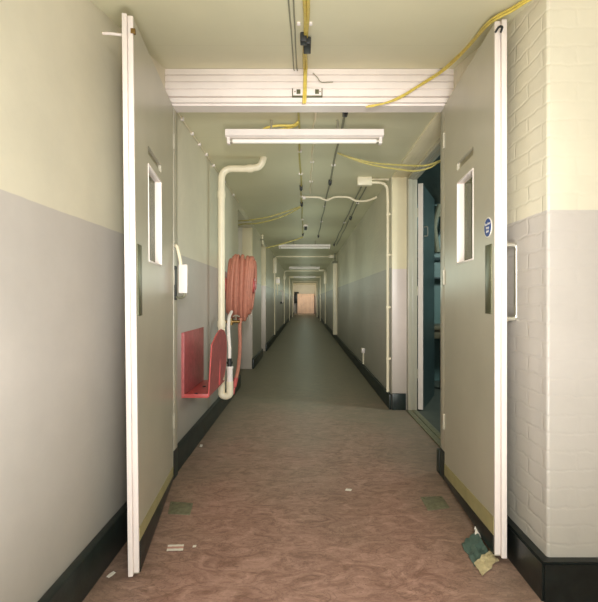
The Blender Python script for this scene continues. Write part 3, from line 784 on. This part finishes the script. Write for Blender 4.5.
# crumpled packet by the right door leaf
t = thing('crumpled_packet', (.80, 2.02, 0), 'crumpled teal and cream card packet at the foot of the right door leaf', 'litter')
def slab(c, z, th, mat, name, jit=.004):
    b = MB(); n = 6; g = []
    for i in range(n + 1):
        r = []
        for j in range(n + 1):
            u, v = i / n, j / n
            p = [(c[0][k] * (1 - u) + c[1][k] * u) * (1 - v) + (c[3][k] * (1 - u) + c[2][k] * u) * v for k in (0, 1)]
            zz = (z[0] * (1 - u) + z[1] * u) * (1 - v) + (z[3] * (1 - u) + z[2] * u) * v
            r.append(b.bm.verts.new((p[0] + random.uniform(-jit, jit) * .7, p[1] + random.uniform(-jit, jit) * .7, max(.001, zz + random.uniform(-jit, jit)))))
        g.append(r)
    for i in range(n):
        for j in range(n): b.bm.faces.new((g[i][j], g[i + 1][j], g[i + 1][j + 1], g[i][j + 1]))
    ex = bmesh.ops.extrude_face_region(b.bm, geom=b.bm.faces[:])
    for v in ex['geom']:
        if isinstance(v, bmesh.types.BMVert): v.co.z += th
    return b.build(name, mat, t, smooth=15)
slab([gp(474.5, 567), gp(488, 554), gp(476, 536), gp(461, 544)], (.006, .012, .02, .002), .004, 'teal', 'card_face', .006)
slab([gp(482, 577), gp(499, 562), gp(490, 554), gp(474.5, 566)], (.001, .004, .018, .012), .004, 'foil', 'folded_flap', .006)
slab([gp(475, 540), gp(481, 541), gp(479, 532), gp(474.5, 534)], (.012, .016, .045, .03), .002, 'paper', 'torn_corner', .003)

# ------------------------------------------------------------------ inside the side room
t = thing('workbench', (2.3, 6.0, 0), 'workbench against the back wall of the dark side room', 'workbench')
MB().box(1.64, 3.4, 5.75, 6.39, .80, .85, .006).build('bench_top', 'wood', t)
for x in (1.70, 1.86, 2.6, 3.3):
    for y in (5.80, 6.3): MB().box(x - .03, x + .03, y - .03, y + .03, 0, .80, .004).build('leg', 'roomdark', t)
MB().box(1.67, 3.33, 5.79, 5.82, .68, .80, .003).build('apron', 'wood', t)
t = thing('wall_pipes', (1.9, 6.3, 1.2), 'bundle of pipes on the back wall of the dark side room', 'pipes')
for k, (pts, r) in enumerate((([(1.70, 6.33, .86), (1.70, 6.33, 2.2), (1.9, 6.33, 2.45), (3.4, 6.33, 2.45)], .03), ([(1.80, 6.35, .95), (1.80, 6.35, 1.9), (2.0, 6.35, 2.2), (2.1, 6.3, 2.6)], .02),
                              ([(1.62, 6.35, 1.93), (2.4, 6.35, 1.93)], .025), ([(1.62, 6.36, 1.80), (3.4, 6.36, 1.80)], .03), ([(1.95, 6.3, 1.9), (1.90, 6.3, 2.3), (1.98, 6.3, 2.6)], .035))):
    MB().tube(bend(pts, .1), r, 10, False).build('pipe', 'roomdark' if k % 2 else 'grey', t)
MB().box(1.66, 1.78, 6.34, 6.4, 1.05, 1.2, .005).build('gauge_box', 'roomwall', t)
t = thing('wall_shelf', (2.2, 6.3, 1.4), 'narrow shelf on the back wall of the dark side room below the pipes', 'shelf')
MB().box(1.62, 3.2, 6.2, 6.4, 1.50, 1.53, .003).build('board', 'roomdark', t)
for x in (1.75, 2.6): MB().extrude([(x, 6.4, 1.5), (x, 6.22, 1.5), (x, 6.4, 1.34)], (.02, 0, 0)).build('bracket', 'roomdark', t)
t = thing('tin', (1.70, 5.9, .85), 'pale tin standing on the workbench edge in the side room', 'tin')
p = at(429, 341, 5.6)
t.location = (1.72, 5.84, .851)
MB().rod((1.72, 5.84, .851), (1.72, 5.84, .95), .04, 16).build('can', 'white', t); MB().rod((1.72, 5.84, .945), (1.72, 5.84, .953), .042, 16).build('lid', 'grey', t)

# ------------------------------------------------------------------ light
def area(name, loc, target, size, power, col, sy=None):
    l = bpy.data.lights.new(name, 'AREA'); l.energy = power; l.color = col; l.size = size
    if sy: l.shape = 'RECTANGLE'; l.size_y = sy
    o = bpy.data.objects.new(name, l); COL.objects.link(o); o.location = loc
    o.rotation_euler = (Vector(target) - Vector(loc)).to_track_quat('-Z', 'Y').to_euler(); return o
def point(name, loc, r, power, col):
    l = bpy.data.lights.new(name, 'POINT'); l.energy = power; l.color = col; l.shadow_soft_size = r
    o = bpy.data.objects.new(name, l); COL.objects.link(o); o.location = loc; return o
point('key_flash', (.55, -1.0, 2.0), .10, 76, (.985, .99, 1.0))
point('hall_fill', (.3, -.5, 1.0), .35, 33, (.97, .99, 1.0))
area('ceiling_fill', (.1, .3, .6), (.1, 2.1, 2.6), 1.0, 36, (.98, 1.0, .96))  # unseen upward lamp added to brighten the near ceiling
def spot(name, loc, target, power, cone, col, r=.15):
    l = bpy.data.lights.new(name, 'SPOT'); l.energy = power; l.color = col; l.spot_size = math.radians(cone); l.spot_blend = 1.0; l.shadow_soft_size = r
    o = bpy.data.objects.new(name, l); COL.objects.link(o); o.location = loc
    o.rotation_euler = (Vector(target) - Vector(loc)).to_track_quat('-Z', 'Y').to_euler(); return o
spot('corridor_flash', (.10, -.2, 1.75), (0, 6, 1.4), 330, 58, (1.0, .98, .93))
for y, p in ((5.2, 130), (10.2, 150), (16.0, 130), (21.5, 110)):
    spot('corridor_fill_spot', (0, y, 1.75), (0, y + 8, 1.5), p, 50, (1.0, 1.0, .90))  # unseen spots added to brighten camera-facing surfaces down the corridor
for k in range(14):
    point('corridor_ambient', (.05, 4.3 + 2.25 * k, 1.65), .3, 6.0 if k < 3 else 4.2, (.84, 1.0, .84))  # unseen points added for an even greenish level along the corridor
area('end_glow', (.05, 35.0, 1.7), (.1, 37.5, .9), .5, 26, (1.0, .93, .80))
area('side_room_glow', (2.9, 4.0, 2.4), (1.9, 6, 1.2), .5, 44, (.86, 1.0, .95))

w = bpy.data.worlds.new('World'); S.world = w; w.use_nodes = True
bg = w.node_tree.nodes['Background']; bg.inputs[0].default_value = (.5, .55, .5, 1); bg.inputs[1].default_value = .05

# ------------------------------------------------------------------ camera
cam = bpy.data.cameras.new('Camera'); co = bpy.data.objects.new('Camera', cam); COL.objects.link(co); S.camera = co
co.location = (0, 0, HC); co.rotation_euler = (math.pi / 2, 0, 0)
cam.sensor_width = 36; cam.lens = F_PX * 36 / 602; cam.clip_start = .02
cam.shift_x = -(CX - 299) / 602; cam.shift_y = (CY - 301) / 602
S.view_settings.view_transform = 'Standard'; S.view_settings.look = 'None'
S.view_settings.exposure = 0; S.view_settings.gamma = 1
S.cycles.max_bounces = 8; S.cycles.diffuse_bounces = 6; S.cycles.use_denoising = True
